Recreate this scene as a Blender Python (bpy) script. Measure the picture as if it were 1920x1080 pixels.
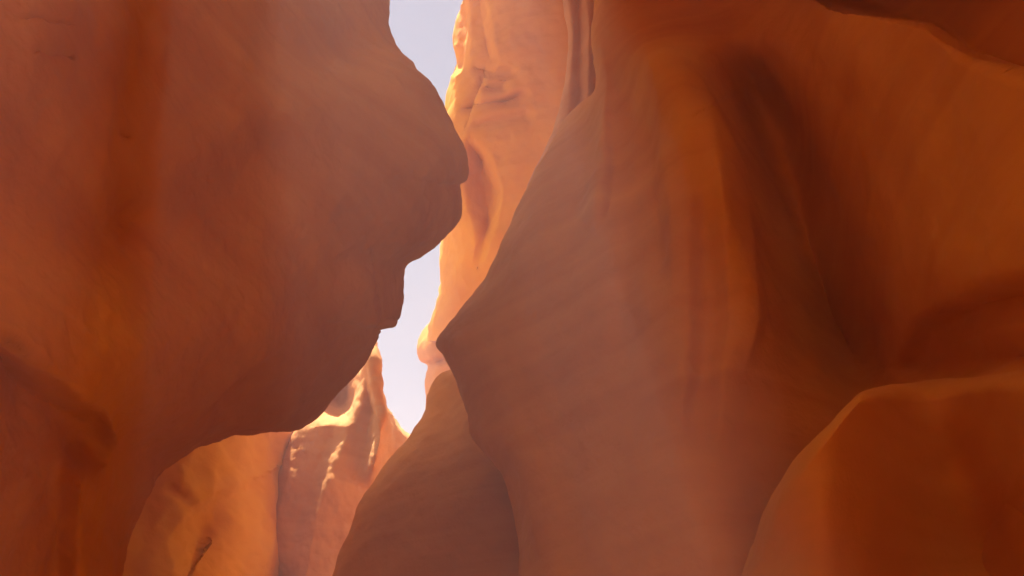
import bpy, math
import numpy as np

sc = bpy.context.scene
for o in list(bpy.data.objects):
    bpy.data.objects.remove(o)
R = math.radians

# ------------------------------------------------------------------ camera
PITCH = R(36.0)
FPX = 1493.0                       # focal length in photo pixels (28 mm on a 36 mm sensor)
CAM = np.array((0.0, 0.0, 1.6))
cam_d = bpy.data.cameras.new("camera")
cam_d.sensor_width = 36.0
cam_d.lens = 28.0
cam_d.clip_start = 0.05
cam_d.clip_end = 2000.0
cam = bpy.data.objects.new("camera", cam_d)
sc.collection.objects.link(cam)
cam.location = CAM
cam.rotation_euler = (math.pi / 2 + PITCH, 0, 0)
sc.camera = cam

# ------------------------------------------------------------------ sky, sun, exposure
SUN = np.array((-0.19, -0.03, 0.98)); SUN /= np.linalg.norm(SUN)
world = bpy.data.worlds.new("World")
sc.world = world
world.use_nodes = True
wn = world.node_tree
bg = wn.nodes["Background"]
sky = wn.nodes.new("ShaderNodeTexSky")
sky.sky_type = 'NISHITA'
sky.sun_disc = False
sky.sun_elevation = math.asin(SUN[2])
sky.sun_rotation = math.atan2(SUN[0], SUN[1])
sky.air_density = 0.65
sky.dust_density = 2.3
sky.ozone_density = 0.5
wn.links.new(sky.outputs[0], bg.inputs[0])
bg.inputs[1].default_value = 0.05

sun_d = bpy.data.lights.new("sun", 'SUN')
sun_d.energy = 5.0
sun_d.angle = R(0.5)
sun_d.color = (1.0, 0.95, 0.86)
sun = bpy.data.objects.new("sun", sun_d)
sc.collection.objects.link(sun)
from mathutils import Vector
sun.rotation_euler = Vector(SUN).to_track_quat('Z', 'Y').to_euler()
sun.location = (0, 0, 40)

sc.view_settings.view_transform = 'Standard'
sc.view_settings.look = 'None'
sc.view_settings.gamma = 1.0
sc.view_settings.use_curve_mapping = False
sc.view_settings.exposure = 1.93

cy = sc.cycles
cy.max_bounces = 10
cy.diffuse_bounces = 8
cy.glossy_bounces = 1
cy.transmission_bounces = 1
cy.volume_bounces = 1
cy.use_denoising = True
cy.sample_clamp_indirect = 6.0
cy.caustics_reflective = False
cy.caustics_refractive = False

# ------------------------------------------------------------------ helpers
CP, SP = math.cos(PITCH), math.sin(PITCH)

def P(px, py, d):
    """photo pixel + distance along the optical axis -> world points (arrays welcome)"""
    px, py, d = np.broadcast_arrays(np.asarray(px, float), np.asarray(py, float), np.asarray(d, float))
    a = (px - 960.0) / FPX * d
    b = (540.0 - py) / FPX * d
    return np.stack((CAM[0] + a, CAM[1] + d * CP - b * SP, CAM[2] + d * SP + b * CP), -1)

def spline(pts, n):
    """Catmull-Rom through pts (k, m), sampled n times evenly along chord length"""
    pts = np.asarray(pts, float)
    seg = np.linalg.norm(np.diff(pts[:, :2], axis=0), axis=1)
    t = np.concatenate(([0], np.cumsum(seg)))
    s = np.linspace(0, t[-1], n)
    i = np.clip(np.searchsorted(t, s, 'right') - 1, 0, len(pts) - 2)
    m = np.zeros_like(pts)
    m[1:-1] = (pts[2:] - pts[:-2]) / (t[2:] - t[:-2])[:, None]
    m[0] = (pts[1] - pts[0]) / (t[1] - t[0]); m[-1] = (pts[-1] - pts[-2]) / (t[-1] - t[-2])
    h = (t[i + 1] - t[i])[:, None]
    x = ((s - t[i])[:, None]) / h
    return ((2*x**3 - 3*x**2 + 1) * pts[i] + (x**3 - 2*x**2 + x) * h * m[i]
            + (-2*x**3 + 3*x**2) * pts[i + 1] + (x**3 - x**2) * h * m[i + 1])

def rbf(ctrl):
    """thin plate spline depth(px, py) through (px, py, depth)"""
    c = np.asarray(ctrl, float)
    xy = c[:, :2] / 1000.0
    n = len(c)
    def k(r2):
        return np.where(r2 > 1e-12, 0.5 * r2 * np.log(np.maximum(r2, 1e-12)), 0.0)
    d2 = ((xy[:, None] - xy[None]) ** 2).sum(-1)
    A = np.zeros((n + 3, n + 3))
    A[:n, :n] = k(d2) + np.eye(n) * 1e-4
    A[:n, n] = 1; A[:n, n+1:] = xy
    A[n, :n] = 1; A[n+1:, :n] = xy.T
    w = np.linalg.solve(A, np.concatenate((c[:, 2], np.zeros(3))))
    def f(px, py):
        q = np.stack((px, py), -1) / 1000.0
        out = w[n] + q[..., 0] * w[n+1] + q[..., 1] * w[n+2]
        for j in range(n):
            out = out + w[j] * k((q[..., 0] - xy[j, 0])**2 + (q[..., 1] - xy[j, 1])**2)
        return out
    return f

def poly_dist(px, py, line):
    """signed distance to a polyline (positive on its right-hand side, walking along it, y down) and the fraction walked"""
    line = np.asarray(line, float)
    best = np.full(px.shape, 1e9); sgn = np.ones(px.shape); frac = np.zeros(px.shape)
    run = 0.0
    for (x0, y0), (x1, y1) in zip(line[:-1], line[1:]):
        dx, dy = x1 - x0, y1 - y0
        L2 = dx*dx + dy*dy
        t = np.clip(((px - x0)*dx + (py - y0)*dy) / L2, 0, 1)
        d = np.hypot(px - x0 - t*dx, py - y0 - t*dy)
        s = np.sign(dx*(py - y0) - dy*(px - x0))
        m = d < best
        best = np.where(m, d, best); sgn = np.where(m, s, sgn); frac = np.where(m, run + t*math.sqrt(L2), frac)
        run += math.sqrt(L2)
    return best * np.where(sgn == 0, 1, sgn), frac / run

def sstep(x, a, b):
    t = np.clip((x - a) / (b - a), 0, 1)
    return t*t*(3 - 2*t)

def taper_ends(t):
    return sstep(t, 0.0, 0.22) * (1 - sstep(t, 0.78, 1.0))

def step(line, amp, w, reach=None, fade=None, taper=False):
    """depth change on the right-hand side of a traced line; reach: dies away again after that many pixels"""
    def f(px, py):
        s, t = poly_dist(px, py, line)
        out = amp * sstep(s, -w, w)
        if reach:
            out = out * np.exp(-(np.maximum(s, 0) / reach) ** 2)
        if taper:
            out = out * taper_ends(t)
        if fade is not None:
            out = out * fade(px, py)
        return out
    return f

def groove(line, amp, w):
    """crack (amp > 0) or rib (amp < 0) along a traced line, dying out at both ends"""
    def f(px, py):
        s, t = poly_dist(px, py, line)
        return amp * np.exp(-(s / w) ** 2) * taper_ends(t)
    return f

def hollow(left, right, amp, w):
    """scoop between two traced lines that run down the face"""
    def f(px, py):
        a, t = poly_dist(px, py, left)
        b, t2 = poly_dist(px, py, right)
        return amp * sstep(-a, -w, 3*w) * sstep(b, -w, w)
    return f

def blob(x, y, rx, ry, amp, ang=0.0):
    c, s = math.cos(R(ang)), math.sin(R(ang))
    def f(px, py):
        a = ((px - x)*c + (py - y)*s) / rx; b = (-(px - x)*s + (py - y)*c) / ry
        return amp * np.exp(-(a*a + b*b))
    return f

# vectorised gradient noise ------------------------------------------------
_rng = np.random.default_rng(7)
_perm = _rng.permutation(256); _perm = np.concatenate((_perm, _perm, _perm))
_g = _rng.normal(size=(256, 3)); _g /= np.linalg.norm(_g, axis=1)[:, None]

def noise(p):
    i = np.floor(p).astype(int); f = p - i; i &= 255
    u = f*f*f*(f*(f*6 - 15) + 10)
    out = 0
    for dx in (0, 1):
        for dy in (0, 1):
            for dz in (0, 1):
                h = _perm[_perm[_perm[i[..., 0] + dx] + i[..., 1] + dy] + i[..., 2] + dz]
                g = _g[h]
                dot = (g * (f - np.array((dx, dy, dz)))).sum(-1)
                wx = u[..., 0] if dx else 1 - u[..., 0]
                wy = u[..., 1] if dy else 1 - u[..., 1]
                wz = u[..., 2] if dz else 1 - u[..., 2]
                out = out + wx*wy*wz*dot
    return out

def fbm(p, oct=4):
    a, out = 1.0, 0
    for _ in range(oct):
        out = out + a * noise(p); p = p * 2.03 + 11.7; a *= 0.5
    return out

def normals(G):
    du = np.gradient(G, axis=1); dv = np.gradient(G, axis=0)
    n = np.cross(du, dv)
    return n / np.maximum(np.linalg.norm(n, axis=-1), 1e-9)[..., None]

def weather(G, big=0.10, mid=0.03, fine=0.006, strata=0.012, tilt=(0.05, 0.1), seed=0.0, mask=None):
    """push the surface along its normal: flood-scoured hollows, bedding ledges, grain"""
    n = normals(G)
    q = G + seed
    d = big * fbm(q * np.array((0.55, 0.55, 0.4)), 3)
    d += mid * fbm(q * 1.9, 3)
    d += fine * fbm(q * 9.0, 3)
    zz = G[..., 2] + tilt[0]*G[..., 0] + tilt[1]*G[..., 1] + 0.25*noise(q*0.5)
    band = noise(np.stack((zz*5.0, 0*zz + 3.3, 0*zz + seed), -1)) + 0.5*noise(np.stack((zz*13.0, 0*zz + 8.1, 0*zz + seed), -1))
    d += strata * band * (0.6 + 0.8*noise(q*0.8 + 5))
    if mask is not None:
        d = d * mask
    return G + n * d[..., None]

def link_mesh(name, V, F, mat, parent=None, smooth=True):
    me = bpy.data.meshes.new(name)
    me.from_pydata([tuple(v) for v in V], [], F)
    if smooth:
        me.polygons.foreach_set("use_smooth", np.ones(len(me.polygons), bool))
    me.materials.append(mat)
    me.update()
    o = bpy.data.objects.new(name, me)
    sc.collection.objects.link(o)
    o.parent = parent
    return o

def grid_obj(name, G, mat, parent=None):
    h, w = G.shape[:2]
    idx = np.arange(h*w).reshape(h, w)
    F = np.stack((idx[:-1, :-1], idx[1:, :-1], idx[1:, 1:], idx[:-1, 1:]), -1).reshape(-1, 4)
    return link_mesh(name, G.reshape(-1, 3), F.tolist(), mat, parent)

def thing(o, label, cat, group=None):
    o["label"] = label; o["category"] = cat
    if group: o["group"] = group
    return o

def sheet(left, right, depth, nu, nv, feats=(), round_l=None, round_r=None):
    """rock face between two traced edges. round_* = (pixels, metres): the face turns away towards that edge,
    then carries on behind it for real thickness."""
    L = spline(left, nv); Rr = spline(right, nv)
    u = np.linspace(0, 1, nu)
    # denser towards rounded edges
    if round_r and not round_l: u = 1 - (1 - u)**1.35
    if round_l and not round_r: u = u**1.35
    px = L[:, None, 0] * (1 - u) + Rr[:, None, 0] * u
    py = L[:, None, 1] * (1 - u) + Rr[:, None, 1] * u
    d = depth(px, py)
    for f in feats:
        d = d + f(px, py)
    span = np.hypot(Rr[:, 0] - L[:, 0], Rr[:, 1] - L[:, 1])[:, None]
    def rnd(e, w, r):
        t = np.clip(1 - e / w, 0, 1)
        return r * (1 - np.sqrt(np.maximum(1 - t*t*0.98, 0)))
    if round_r: d = d + rnd((1 - u) * span, *round_r[:2])
    if round_l: d = d + rnd(u * span, *round_l[:2])
    G = P(px, py, d)
    def back(edge_px, edge_py, edge_d, inx, iny, thick):
        cols = []
        inw = np.minimum(thick * FPX / edge_d * 0.9, span[:, 0] * 0.42)
        for k in range(1, 13):
            a = k / 12 * math.pi * 0.5
            cx = edge_px + inx * (1 - math.cos(a)) * inw
            cyy = edge_py + iny * (1 - math.cos(a)) * inw
            cols.append(P(cx, cyy, edge_d + math.sin(a) * thick))
        return np.stack(cols, 1)
    dirx = (L[:, 0] - Rr[:, 0]) / span[:, 0]; diry = (L[:, 1] - Rr[:, 1]) / span[:, 0]
    if round_r:
        G = np.concatenate((G, back(px[:, -1], py[:, -1], d[:, -1], dirx, diry, round_r[2])), 1)
    if round_l:
        G = np.concatenate((back(px[:, 0], py[:, 0], d[:, 0], -dirx, -diry, round_l[2])[:, ::-1], G), 1)
    return G

def ext_rows(G, offs, top=True, n=10):
    """carry a border row on by world offsets (callables get the row)"""
    row = G[0] if top else G[-1]
    pts = [row]
    for o in offs:
        nxt = o(pts[-1]) if callable(o) else pts[-1] + np.asarray(o, float)
        pts.append(nxt)
    new = []
    for a, b in zip(pts[:-1], pts[1:]):
        for k in range(1, n + 1):
            new.append(a + (b - a) * k / n)
    new = np.stack(new, 0)
    return np.concatenate((new[::-1], G), 0) if top else np.concatenate((G, new), 0)

def ext_cols(G, xy, left=True, n=14):
    """carry a border column on through world (x, y) stations, heights kept"""
    col = G[:, 0] if left else G[:, -1]
    pts = [col]
    for x, y in xy:
        c = pts[-1].copy(); c[:, 0] = x + 0.3*(c[:, 0] - c[:, 0].mean()); c[:, 1] = y; pts.append(c)
    new = []
    for a, b in zip(pts[:-1], pts[1:]):
        for k in range(1, n + 1):
            new.append(a + (b - a) * k / n)
    new = np.stack(new, 1)
    return np.concatenate((new[:, ::-1], G), 1) if left else np.concatenate((G, new), 1)

def to_floor(row):
    r = row.copy(); r[:, 2] = -0.4; return r

# ------------------------------------------------------------------ materials
def sandstone(name, pale, deep, stain=0.35, scale=1.0):
    m = bpy.data.materials.new(name); m.use_nodes = True
    nt = m.node_tree; N = nt.nodes; Lk = nt.links.new
    bs = N["Principled BSDF"]
    bs.inputs["Roughness"].default_value = 0.92
    bs.inputs["Specular IOR Level"].default_value = 0.12
    geo = N.new("ShaderNodeNewGeometry")
    mp = N.new("ShaderNodeMapping"); mp.inputs["Rotation"].default_value = (R(7), R(-5), 0)
    mp.inputs["Scale"].default_value = (0.25*scale, 0.25*scale, 2.6*scale)
    Lk(geo.outputs["Position"], mp.inputs[0])
    st = N.new("ShaderNodeTexNoise"); st.inputs["Scale"].default_value = 1.3; st.inputs["Detail"].default_value = 6
    st.inputs["Distortion"].default_value = 0.6
    Lk(mp.outputs[0], st.inputs["Vector"])
    bl = N.new("ShaderNodeTexNoise"); bl.inputs["Scale"].default_value = 0.7*scale; bl.inputs["Detail"].default_value = 4
    Lk(geo.outputs["Position"], bl.inputs["Vector"])
    mix = N.new("ShaderNodeMix"); mix.data_type = 'FLOAT'; mix.inputs[0].default_value = 0.6
    Lk(st.outputs[0], mix.inputs[2]); Lk(bl.outputs[0], mix.inputs[3])
    rp = N.new("ShaderNodeValToRGB")
    rp.color_ramp.elements[0].position = 0.36; rp.color_ramp.elements[0].color = (*deep, 1)
    rp.color_ramp.elements[1].position = 0.64; rp.color_ramp.elements[1].color = (*pale, 1)
    Lk(mix.outputs[0], rp.inputs[0])
    Lk(rp.outputs[0], bs.inputs["Base Color"])
    gr = N.new("ShaderNodeTexNoise"); gr.inputs["Scale"].default_value = 26; gr.inputs["Detail"].default_value = 5
    Lk(geo.outputs["Position"], gr.inputs["Vector"])
    add = N.new("ShaderNodeMath"); add.operation = 'MULTIPLY_ADD'; add.inputs[1].default_value = 0.5
    Lk(gr.outputs[0], add.inputs[0]); Lk(st.outputs[0], add.inputs[2])
    bp = N.new("ShaderNodeBump"); bp.inputs["Strength"].default_value = 0.5; bp.inputs["Distance"].default_value = 0.02
    Lk(add.outputs[0], bp.inputs["Height"]); Lk(bp.outputs[0], bs.inputs["Normal"])
    return m

ROCK = sandstone("sandstone_orange", (0.70, 0.325, 0.034), (0.57, 0.215, 0.012))
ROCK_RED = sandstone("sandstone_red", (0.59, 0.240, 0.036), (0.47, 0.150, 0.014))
ROCK_HIGH = sandstone("sandstone_bleached", (0.64, 0.33, 0.125), (0.49, 0.20, 0.055))
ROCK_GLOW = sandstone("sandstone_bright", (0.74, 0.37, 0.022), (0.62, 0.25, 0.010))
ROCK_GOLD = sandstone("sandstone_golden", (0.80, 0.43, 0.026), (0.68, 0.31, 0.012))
SAND = sandstone("sand", (0.40, 0.175, 0.05), (0.31, 0.12, 0.033), scale=0.6)

# ------------------------------------------------------------------ ground
n = 161
xs = np.concatenate((np.linspace(-300, -20, 20), np.linspace(-19.5, 19.5, n), np.linspace(20, 300, 20)))
X, Y = np.meshgrid(xs, xs)
gz = 0.12 * fbm(np.stack((X*0.5, Y*0.5, 0*X), -1), 3)
gz = np.where(np.hypot(X, Y) < 1.2, gz*0.2, gz)
ground = grid_obj("ground", np.stack((X, Y, gz), -1), SAND)
ground["kind"] = "structure"

# ------------------------------------------------------------------ near left wall with its overhanging brow
A_sil = [(722, -60), (727, 0), (733, 60), (752, 96), (775, 113), (788, 135), (806, 152), (832, 195), (850, 232),
         (866, 268), (874, 305), (872, 335), (859, 346), (864, 375), (860, 405), (838, 438), (812, 460), (765, 486),
         (752, 505), (752, 540), (740, 606), (711, 613), (700, 640), (668, 690), (632, 728), (585, 778), (552, 797),
         (500, 800), (440, 808), (375, 832), (330, 862), (298, 888), (290, 905), (255, 950), (232, 985), (226, 1010), (215, 1060), (212, 1120)]
A_left = [(-70, -60), (-70, 120), (-70, 300), (-70, 480), (-70, 660), (-70, 800), (-70, 900), (-70, 1000), (-70, 1120)]
A_d = rbf([(-70, -60, 2.9), (-70, 500, 2.9), (-70, 1120, 3.1), (150, 0, 3.5), (150, 500, 3.5), (150, 900, 3.6),
           (330, 100, 4.6), (330, 500, 4.3), (330, 800, 4.6), (520, 0, 6.0), (520, 350, 5.3), (520, 650, 5.6),
           (720, 0, 7.6), (720, 250, 6.3), (860, 300, 6.9), (850, 400, 7.0), (740, 560, 7.0), (600, 760, 6.8),
           (440, 808, 5.9), (300, 885, 5.2), (215, 1080, 4.4)])
A_feats = [
    groove([(45, 88), (75, 100), (120, 108)], 0.07, 9), blob(55, 37, 14, 8, 0.07), blob(98, 46, 18, 6, 0.05), groove([(205, 250), (245, 262)], 0.05, 7),
    step([(-80, 600), (0, 650), (70, 705), (180, 790), (212, 860), (215, 1000)], 0.7, 30, reach=260, fade=lambda x, y: sstep(x, -70, 20) * (1 - sstep(y, 820, 920) * sstep(x, 90, 170))),
    groove([(80, 705), (175, 780), (208, 845)], 0.07, 13),
    step([(560, 740), (470, 790), (330, 850), (240, 920)], 0.35, 40, reach=90, taper=True),
    step([(180, 340), (300, 400), (420, 300), (560, 200)], 0.18, 55, reach=200, taper=True),
    blob(200, 420, 90, 60, 0.18, -20), blob(560, 200, 130, 90, -0.2, -25), blob(635, 118, 70, 55, 0.35), blob(430, 640, 90, 70, -0.15),
    step([(700, 560), (705, 605), (735, 600)], -0.25, 6, reach=60),
]
A = sheet(A_left, A_sil, A_d, 330, 400, A_feats, round_r=(150, 0.8, 2.6))
A = ext_rows(A, [to_floor], top=False, n=14)
A = ext_cols(A, [(-2.3, -1.5), (-2.1, -5), (-1.6, -9), (-0.2, -12)], left=True)
def brow(tx, tx_near, z, tx_far=None):  # unseen rim, shaped to bound the sun beam and bounce light across
    """left rim: stands back beside the camera, leans out over the slot further on"""
    def g(row):
        r = row.copy()
        y = r[:, 1]
        far = r[:, 0] - 0.2 if tx_far is None else np.minimum(r[:, 0], 0*y + tx_far)
        m = tx_near + (tx + 0.22*np.sin(4.3*y + 1.0) + 0.12*np.sin(11.0*y) - tx_near) * sstep(y, 1.9, 2.3)
        r[:, 0] = m + (far - m) * sstep(y, 3.1, 4.2)
        r[:, 2] = np.maximum(r[:, 2] + 0.8, z)
        return r
    return g
A = ext_rows(A, [brow(-2.1, -2.40, 7.0), brow(-2.85, -3.5, 10.5), brow(-4.2, -4.7, 16.0)], top=True, n=12)
A = weather(A, 0.14, 0.045, 0.013, 0.014, seed=1.0)
left_wall = thing(grid_obj("rock_overhang", A, ROCK),
    "big shaded overhanging left canyon wall with a craggy nose-like profile against the sky", "rock wall")

# ------------------------------------------------------------------ right wall: fin edge, scooped folds, orange flank
E_sil = [(1116, -60), (1110, 40), (1112, 110), (1113, 160), (1085, 195), (1050, 236), (1028, 270), (1000, 322), (975, 375), (951, 430),
         (930, 470), (905, 520), (884, 552), (850, 588), (818, 628), (814, 645), (830, 672), (853, 706), (862, 735), (876, 772),
         (880, 812), (905, 850), (935, 890), (950, 940), (962, 1000), (970, 1120)]
E_right = [(2000, -60), (2000, 100), (2000, 300), (2000, 500), (2000, 700), (2000, 900), (2000, 1120)]
E_d = rbf([(1112, 0, 9.2), (1120, 250, 8.2), (1000, 330, 8.2), (880, 560, 7.8), (815, 640, 7.6), (880, 800, 7.0), (960, 1080, 6.2),
           (1130, 500, 6.6), (1100, 800, 6.1), (1150, 1080, 5.5), (1230, 20, 8.2), (1240, 120, 6.9), (1250, 400, 5.95), (1300, 700, 5.4), (1330, 1000, 5.0),
           (1340, 40, 7.7), (1345, 200, 6.2), (1400, 350, 5.9), (1420, 600, 5.6), (1440, 800, 5.35), (1450, 1000, 5.15),
           (1395, 130, 6.9), (1480, 240, 6.4), (1545, 380, 6.0), (1610, 560, 5.7), (1690, 690, 5.3), (1640, 950, 5.2),
           (1550, 40, 6.0), (1640, 150, 5.3), (1700, 300, 4.8), (1760, 500, 4.4), (1830, 660, 4.1), (1860, 900, 4.0),
           (2000, -60, 3.5), (2000, 300, 3.3), (2000, 700, 3.3), (2000, 1120, 3.3)])
E_feats = [
    groove([(1120, 40), (1124, 100), (1128, 180), (1130, 300), (1112, 460)], -0.30, 16),
    groove([(1170, 60), (1185, 250), (1180, 500), (1150, 760)], 0.10, 26),
    step([(1200, 60), (1225, 180), (1240, 330), (1250, 560)], 0.25, 12, reach=60, taper=True),
    groove([(1300, 130), (1320, 350), (1330, 600), (1300, 900)], 0.12, 26),
    step([(1340, 170), (1395, 300), (1432, 430), (1440, 600), (1400, 720)], -0.16, 12, reach=70, taper=True),
    groove([(1330, 60), (1400, 160), (1455, 270), (1505, 420), (1560, 590), (1630, 720), (1680, 800)], 1.6, 64),
    step([(2000, 175), (1905, 140), (1815, 105), (1745, 45), (1560, 0), (1500, -40)], 1.5, 14),
    step([(2000, 688), (1860, 697), (1730, 712), (1690, 690), (1730, 610), (1850, 540), (2000, 510)], 0.45, 26, reach=160),
]
E = sheet(E_sil, E_right, E_d, 330, 300, E_feats, round_l=(90, 0.7, 2.4))
E = ext_rows(E, [to_floor], top=False, n=14)
E = ext_cols(E, [(2.2, -1.5), (2.2, -5), (1.7, -9), (0.0, -12)], left=False, n=36)
SHUT_X = -2.6
def lean(tx, z, w):  # unseen wall top, its gaps shaped to cut and admit sun beams
    """carry the top on to height z, bent over towards x = tx where the row stands near the camera"""
    def g(row):
        r = row.copy()
        k = sstep(5.9 - r[:, 1], 0, 1.4) * w
        y = r[:, 1]
        # open behind the camera, a narrow crack beside it, pinched shut, then open in front of it
        t = np.interp(y, [-6.0, -1.5, -1.3, -1.0, 0.85, 1.00, 1.36, 1.50, 2.10, 2.35],
                      [tx, tx, tx, -2.9, -2.9, SHUT_X, SHUT_X, -3.9, -3.9, tx]) if w >= 1 else tx
        r[:, 0] += (t - r[:, 0]) * k
        r[:, 2] = np.maximum(r[:, 2] + 0.8, z)
        return r
    return g
E = ext_rows(E, [lean(1.0, 7.0, 0.7), lean(0.0, 9.5, 0.8), lean(-0.44, 11.0, 1.0), lean(-0.4, 15.0, 1.0)], top=True, n=10)
E = weather(E, 0.10, 0.035, 0.007, 0.008, seed=4.0)
right_wall = thing(grid_obj("scooped_rock_flank", E, ROCK),
    "smooth right canyon wall of dark red and orange folds with a slanting pointed left edge", "rock wall")

# ------------------------------------------------------------------ low dark fin below the point
F_sil = [(930, 640), (880, 672), (850, 694), (824, 706), (803, 738), (795, 770), (770, 812), (735, 850), (700, 893), (668, 945), (645, 1000), (628, 1050), (615, 1120)]
F_right = [(1180, 640), (1180, 700), (1180, 800), (1180, 900), (1180, 1000), (1180, 1120)]
F_d = rbf([(850, 690, 10.0), (800, 760, 9.8), (700, 893, 9.2), (615, 1120, 8.4), (900, 900, 8.4), (1180, 640, 9.6), (1180, 1120, 7.6), (800, 1000, 8.3)])
F = sheet(F_sil, F_right, F_d, 110, 140, [step([(850, 690), (862, 760), (845, 830)], 0.2, 22, reach=80, taper=True)], round_l=(130, 0.9, 2.0))
F = ext_rows(F, [to_floor], top=False, n=14)
F = weather(F, 0.12, 0.04, 0.006, 0.015, seed=9.0)
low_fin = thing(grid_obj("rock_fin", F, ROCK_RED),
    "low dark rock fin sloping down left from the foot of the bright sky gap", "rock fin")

# ------------------------------------------------------------------ lower right block with a pale rim
J_sil = [(1372, 1120), (1385, 1060), (1412, 985), (1452, 900), (1490, 845), (1540, 790), (1580, 748), (1612, 723), (1660, 717), (1730, 712), (1850, 700), (2000, 690), (2250, 680)]
J_low = [(1420, 1200), (1500, 1200), (1600, 1200), (1700, 1200), (1800, 1200), (1900, 1200), (2000, 1200), (2250, 1200)]
J_d = rbf([(1380, 1080, 4.15), (1452, 900, 3.65), (1540, 950, 3.4), (1612, 723, 3.55), (1690, 714, 3.95), (1740, 712, 4.1), (1800, 860, 4.1), (1900, 1050, 3.9), (1850, 700, 3.45),
           (2000, 690, 3.0), (2000, 900, 2.75), (2000, 1200, 2.7), (2250, 900, 2.3), (1660, 900, 3.75), (1500, 1200, 3.2), (1700, 1200, 3.5)])
J = sheet(J_sil, J_low, J_d, 110, 150, [], round_l=(42, 0.45, 0.9))
jb = J[:, -1].copy(); jb[:, 2] = -0.3
J = np.concatenate((J, np.stack([J[:, -1] + (jb - J[:, -1]) * k / 12 for k in range(1, 13)], 1)), 1)
J = weather(J, 0.06, 0.02, 0.004, 0.008, seed=14.0)
block = thing(grid_obj("rock_block", J, ROCK),
    "dark red rock block with a pale curved rim in the lower right", "rock")

# ------------------------------------------------------------------ pleated fold behind the right wall's fin
S_sil = [(1046, -60), (1056, 0), (1064, 55), (1063, 120), (1052, 185), (1037, 236), (1015, 292), (990, 350), (960, 420), (940, 470)]
S_right = [(1260, -60), (1260, 100), (1260, 250), (1260, 470)]
S_d = rbf([(1050, -40, 11.2), (1060, 120, 10.8), (960, 420, 10.4), (1110, 0, 10.9), (1110, 150, 10.7), (1260, -60, 11.2), (1260, 470, 11.0)])
S = sheet(S_sil, S_right, S_d, 90, 110, [
    groove([(1080, -90), (1086, 60), (1080, 260)], 0.12, 9), groove([(1100, -90), (1106, 60), (1100, 260)], -0.10, 8),
    groove([(1068, -60), (1072, 60), (1064, 180)], -0.04, 7)], round_l=(30, 0.35, 1.6))
S = ext_rows(S, [(0, 0, 1.5), (0, 0.3, 2)], top=True)
S = weather(S, 0.06, 0.03, 0.004, 0.01, seed=19.0)
thing(grid_obj("pleated_rock_column", S, ROCK_HIGH),
    "mauve pleated rock column between the glowing orange wall and the right wall", "rock column")

# ------------------------------------------------------------------ glowing far wall
D_sil = [(872, -60), (862, 0), (848, 50), (842, 80), (848, 112), (843, 150), (836, 190), (833, 240), (832, 320), (830, 400), (829, 470), (827, 545), (812, 590), (802, 612), (798, 640)]
D_right = [(1200, -60), (1200, 100), (1180, 250), (1120, 380), (1060, 480), (980, 580), (930, 640)]
D_d = rbf([(870, -40, 15.5), (845, 80, 15.0), (840, 300, 14.4), (830, 500, 15.0), (800, 630, 16.2), (950, 0, 14.4), (960, 200, 14.0), (1000, 320, 13.8),
           (1200, -40, 13.6), (1150, 300, 13.4), (920, 480, 14.2), (930, 640, 15.4)])
D_feats = [
    step([(905, -60), (915, 40), (930, 110), (918, 140)], 0.35, 9, reach=90),
    hollow([(880, 262), (872, 330), (884, 390), (896, 440), (893, 500)], [(880, 262), (915, 295), (934, 355), (924, 425), (893, 500)], 0.5, 11),
    groove([(885, 130), (920, 136), (975, 138)], 0.2, 8), groove([(895, 160), (920, 166), (955, 164)], 0.22, 8), groove([(860, 212), (905, 196), (950, 190), (1000, 170)], 0.25, 8),
    groove([(880, 240), (930, 225), (1010, 215)], 0.12, 10),
    step([(872, -10), (876, 60), (868, 150)], 1.0, 13, reach=60, taper=True),
]
D = sheet(D_sil, D_right, D_d, 150, 200, D_feats, round_l=(45, 0.7, 2.5))
D = ext_rows(D, [(0, 0.1, 1), (0, 0.4, 1)], top=True)
D = weather(D, 0.16, 0.06, 0.008, 0.03, tilt=(0.25, 0.1), seed=23.0)
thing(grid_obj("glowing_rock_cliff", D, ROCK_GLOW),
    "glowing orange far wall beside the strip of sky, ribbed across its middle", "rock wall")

# ------------------------------------------------------------------ pink knob at the narrowest part of the sky
K_sil = [(860, 560), (825, 590), (803, 612), (788, 632), (781, 652), (787, 674), (802, 684), (797, 704), (795, 730), (800, 760)]
K_right = [(940, 580), (940, 640), (930, 700), (920, 760)]
K_d = rbf([(820, 590, 18.5), (781, 652, 18), (800, 740, 18), (940, 580, 17.5), (920, 760, 17)])
K = sheet(K_sil, K_right, K_d, 60, 80, [groove([(800, 684), (840, 672)], 0.3, 6)], round_l=(30, 0.8, 2.0))
K = ext_rows(K, [(0.1, 0, -3), (0.1, 0, -6)], top=False)
K = weather(K, 0.12, 0.06, 0.01, 0.03, seed=31.0)
thing(grid_obj("jutting_rock", K, ROCK_RED), "small pink rock knob jutting into the bright sky gap beside the dark point", "rock")

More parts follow.
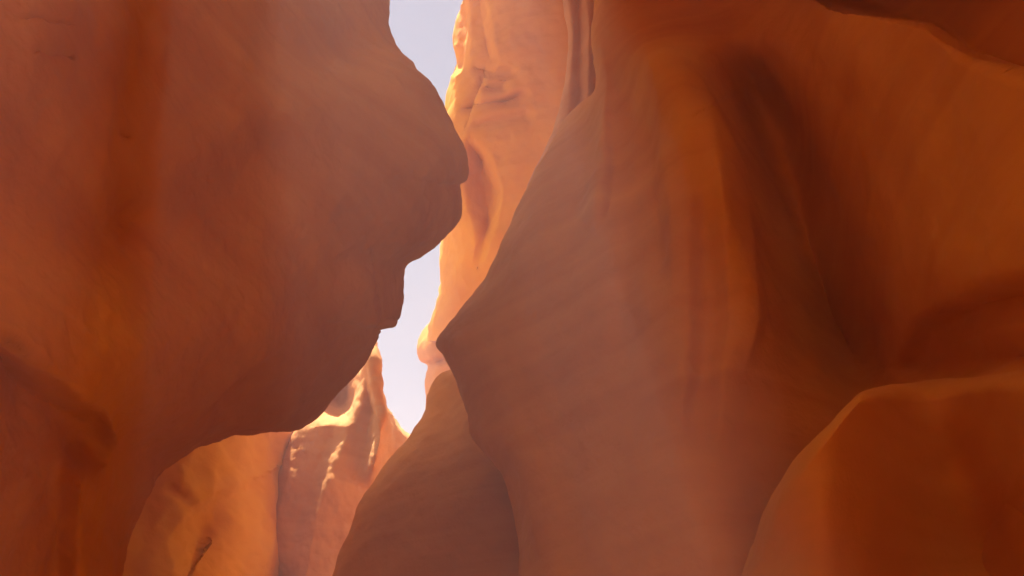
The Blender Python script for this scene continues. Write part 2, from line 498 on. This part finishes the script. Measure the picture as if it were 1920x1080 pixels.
# ------------------------------------------------------------------ sunlit ridge low in the gap
B_left = [(610, 600), (600, 660), (590, 720), (565, 780), (530, 830), (505, 890), (493, 950), (500, 1020), (512, 1120)]
B_right = [(694, 615), (701, 640), (707, 672), (708, 700), (716, 742), (722, 768), (738, 792), (762, 812), (790, 845), (790, 900), (790, 1000), (790, 1120)]
B_d = rbf([(640, 620, 13.2), (700, 640, 13.4), (715, 740, 13.2), (760, 815, 13.4), (640, 800, 12.3), (600, 900, 11.9), (560, 1080, 11.4), (530, 830, 12.3),
           (495, 950, 11.8), (510, 1100, 11.4), (790, 900, 13.2), (790, 1120, 12.0), (680, 950, 12.1), (650, 720, 12.6)])
B_feats = [
    step([(690, 640), (660, 700), (645, 790), (610, 880), (575, 970), (550, 1110)], 0.25, 18, reach=120),
    step([(700, 620), (672, 690), (650, 800)], 1.5, 20, reach=60, fade=lambda x, y: 1 - sstep(y, 750, 800)),
    groove([(694, 590), (699, 640), (705, 690), (713, 745), (718, 775), (712, 830), (700, 880), (690, 920)], -1.15, 12),
]
B = sheet(B_left, B_right, B_d, 110, 170, B_feats, round_l=(40, 0.6, 2.0), round_r=(24, 0.7, 2.0))
B = ext_rows(B, [to_floor], top=False, n=14)
B = weather(B, 0.14, 0.09, 0.02, 0.015, seed=37.0)
thing(grid_obj("rock_ridge", B, ROCK_HIGH), "orange rock ridge with ragged sunlit white edges at the bottom of the sky gap", "rock ridge")

# ------------------------------------------------------------------ orange alcove under the arch
C_l = [(120, 720), (100, 820), (100, 950), (110, 1120)]
C_r = [(680, 800), (680, 860), (680, 950), (680, 1120)]
C_d = rbf([(120, 720, 8.6), (560, 720, 13.0), (250, 900, 8.8), (420, 850, 10.2), (540, 900, 12.6), (600, 900, 14.6), (690, 900, 17.0), (230, 1080, 8.0), (400, 1060, 9.6), (540, 1060, 12.2), (600, 1080, 14.4), (690, 1120, 17.0), (640, 740, 16.0), (700, 720, 17.0)])
C_feats = [
    step([(480, 900), (365, 955), (330, 1010), (325, 1120)], -0.2, 12, reach=150),
    groove([(310, 905), (340, 935), (372, 962)], 0.07, 12), blob(390, 990, 24, 24, 0.08),
    step([(550, 815), (520, 860), (440, 930), (400, 1000)], 0.12, 20, reach=90),
]
C = sheet(C_l, C_r, C_d, 130, 110, C_feats)
C = ext_rows(C, [to_floor], top=False, n=10)
C = weather(C, 0.16, 0.08, 0.012, 0.03, seed=43.0)
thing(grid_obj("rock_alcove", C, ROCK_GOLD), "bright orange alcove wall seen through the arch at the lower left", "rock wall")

# ------------------------------------------------------------------ unseen boulder added overhead to shade the right wall and low fin
def boulder(c, r, seed, nu=64, nv=34):
    th = np.linspace(0, 2*math.pi, nu + 1); ph = np.linspace(0.02, math.pi - 0.02, nv)
    T, H = np.meshgrid(th, ph)
    D3 = np.stack((np.cos(T)*np.sin(H), np.sin(T)*np.sin(H), np.cos(H)), -1)
    D3 = np.sign(D3) * np.abs(D3) ** 0.8
    k = 1 + 0.12 * fbm(D3 * 1.3 + seed, 3)
    return np.asarray(c) + D3 * np.asarray(r) * k[..., None]
thing(grid_obj("shading_boulder", boulder((-0.8, 7.2, 17.0), (4.6, 2.7, 1.7), 3.0), ROCK),
    "unseen boulder added high overhead to shade the rock below", "boulder")

# ------------------------------------------------------------------ dusty air
def haze_box(lo, hi, density, g):
    (x0, y0, z0), (x1, y1, z1) = lo, hi
    V = [(x, y, z) for x in (x0, x1) for y in (y0, y1) for z in (z0, z1)]
    F = [(0, 1, 3, 2), (4, 6, 7, 5), (0, 4, 5, 1), (2, 3, 7, 6), (0, 2, 6, 4), (1, 5, 7, 3)]
    m = bpy.data.materials.new("dusty_air"); m.use_nodes = True
    nt = m.node_tree
    nt.nodes.remove(nt.nodes["Principled BSDF"])
    vol = nt.nodes.new("ShaderNodeVolumePrincipled")
    vol.inputs["Color"].default_value = (0.92, 0.88, 0.86, 1)
    vol.inputs["Density"].default_value = density
    vol.inputs["Anisotropy"].default_value = g
    nt.links.new(vol.outputs[0], nt.nodes["Material Output"].inputs["Volume"])
    o = link_mesh("haze", V, F, m, smooth=False)
    o["kind"] = "stuff"; o["label"] = "thin dusty air filling the canyon"
    return o
haze_box((-310, -310, -1.5), (310, 310, 19.5), 0.0150, 0.3)
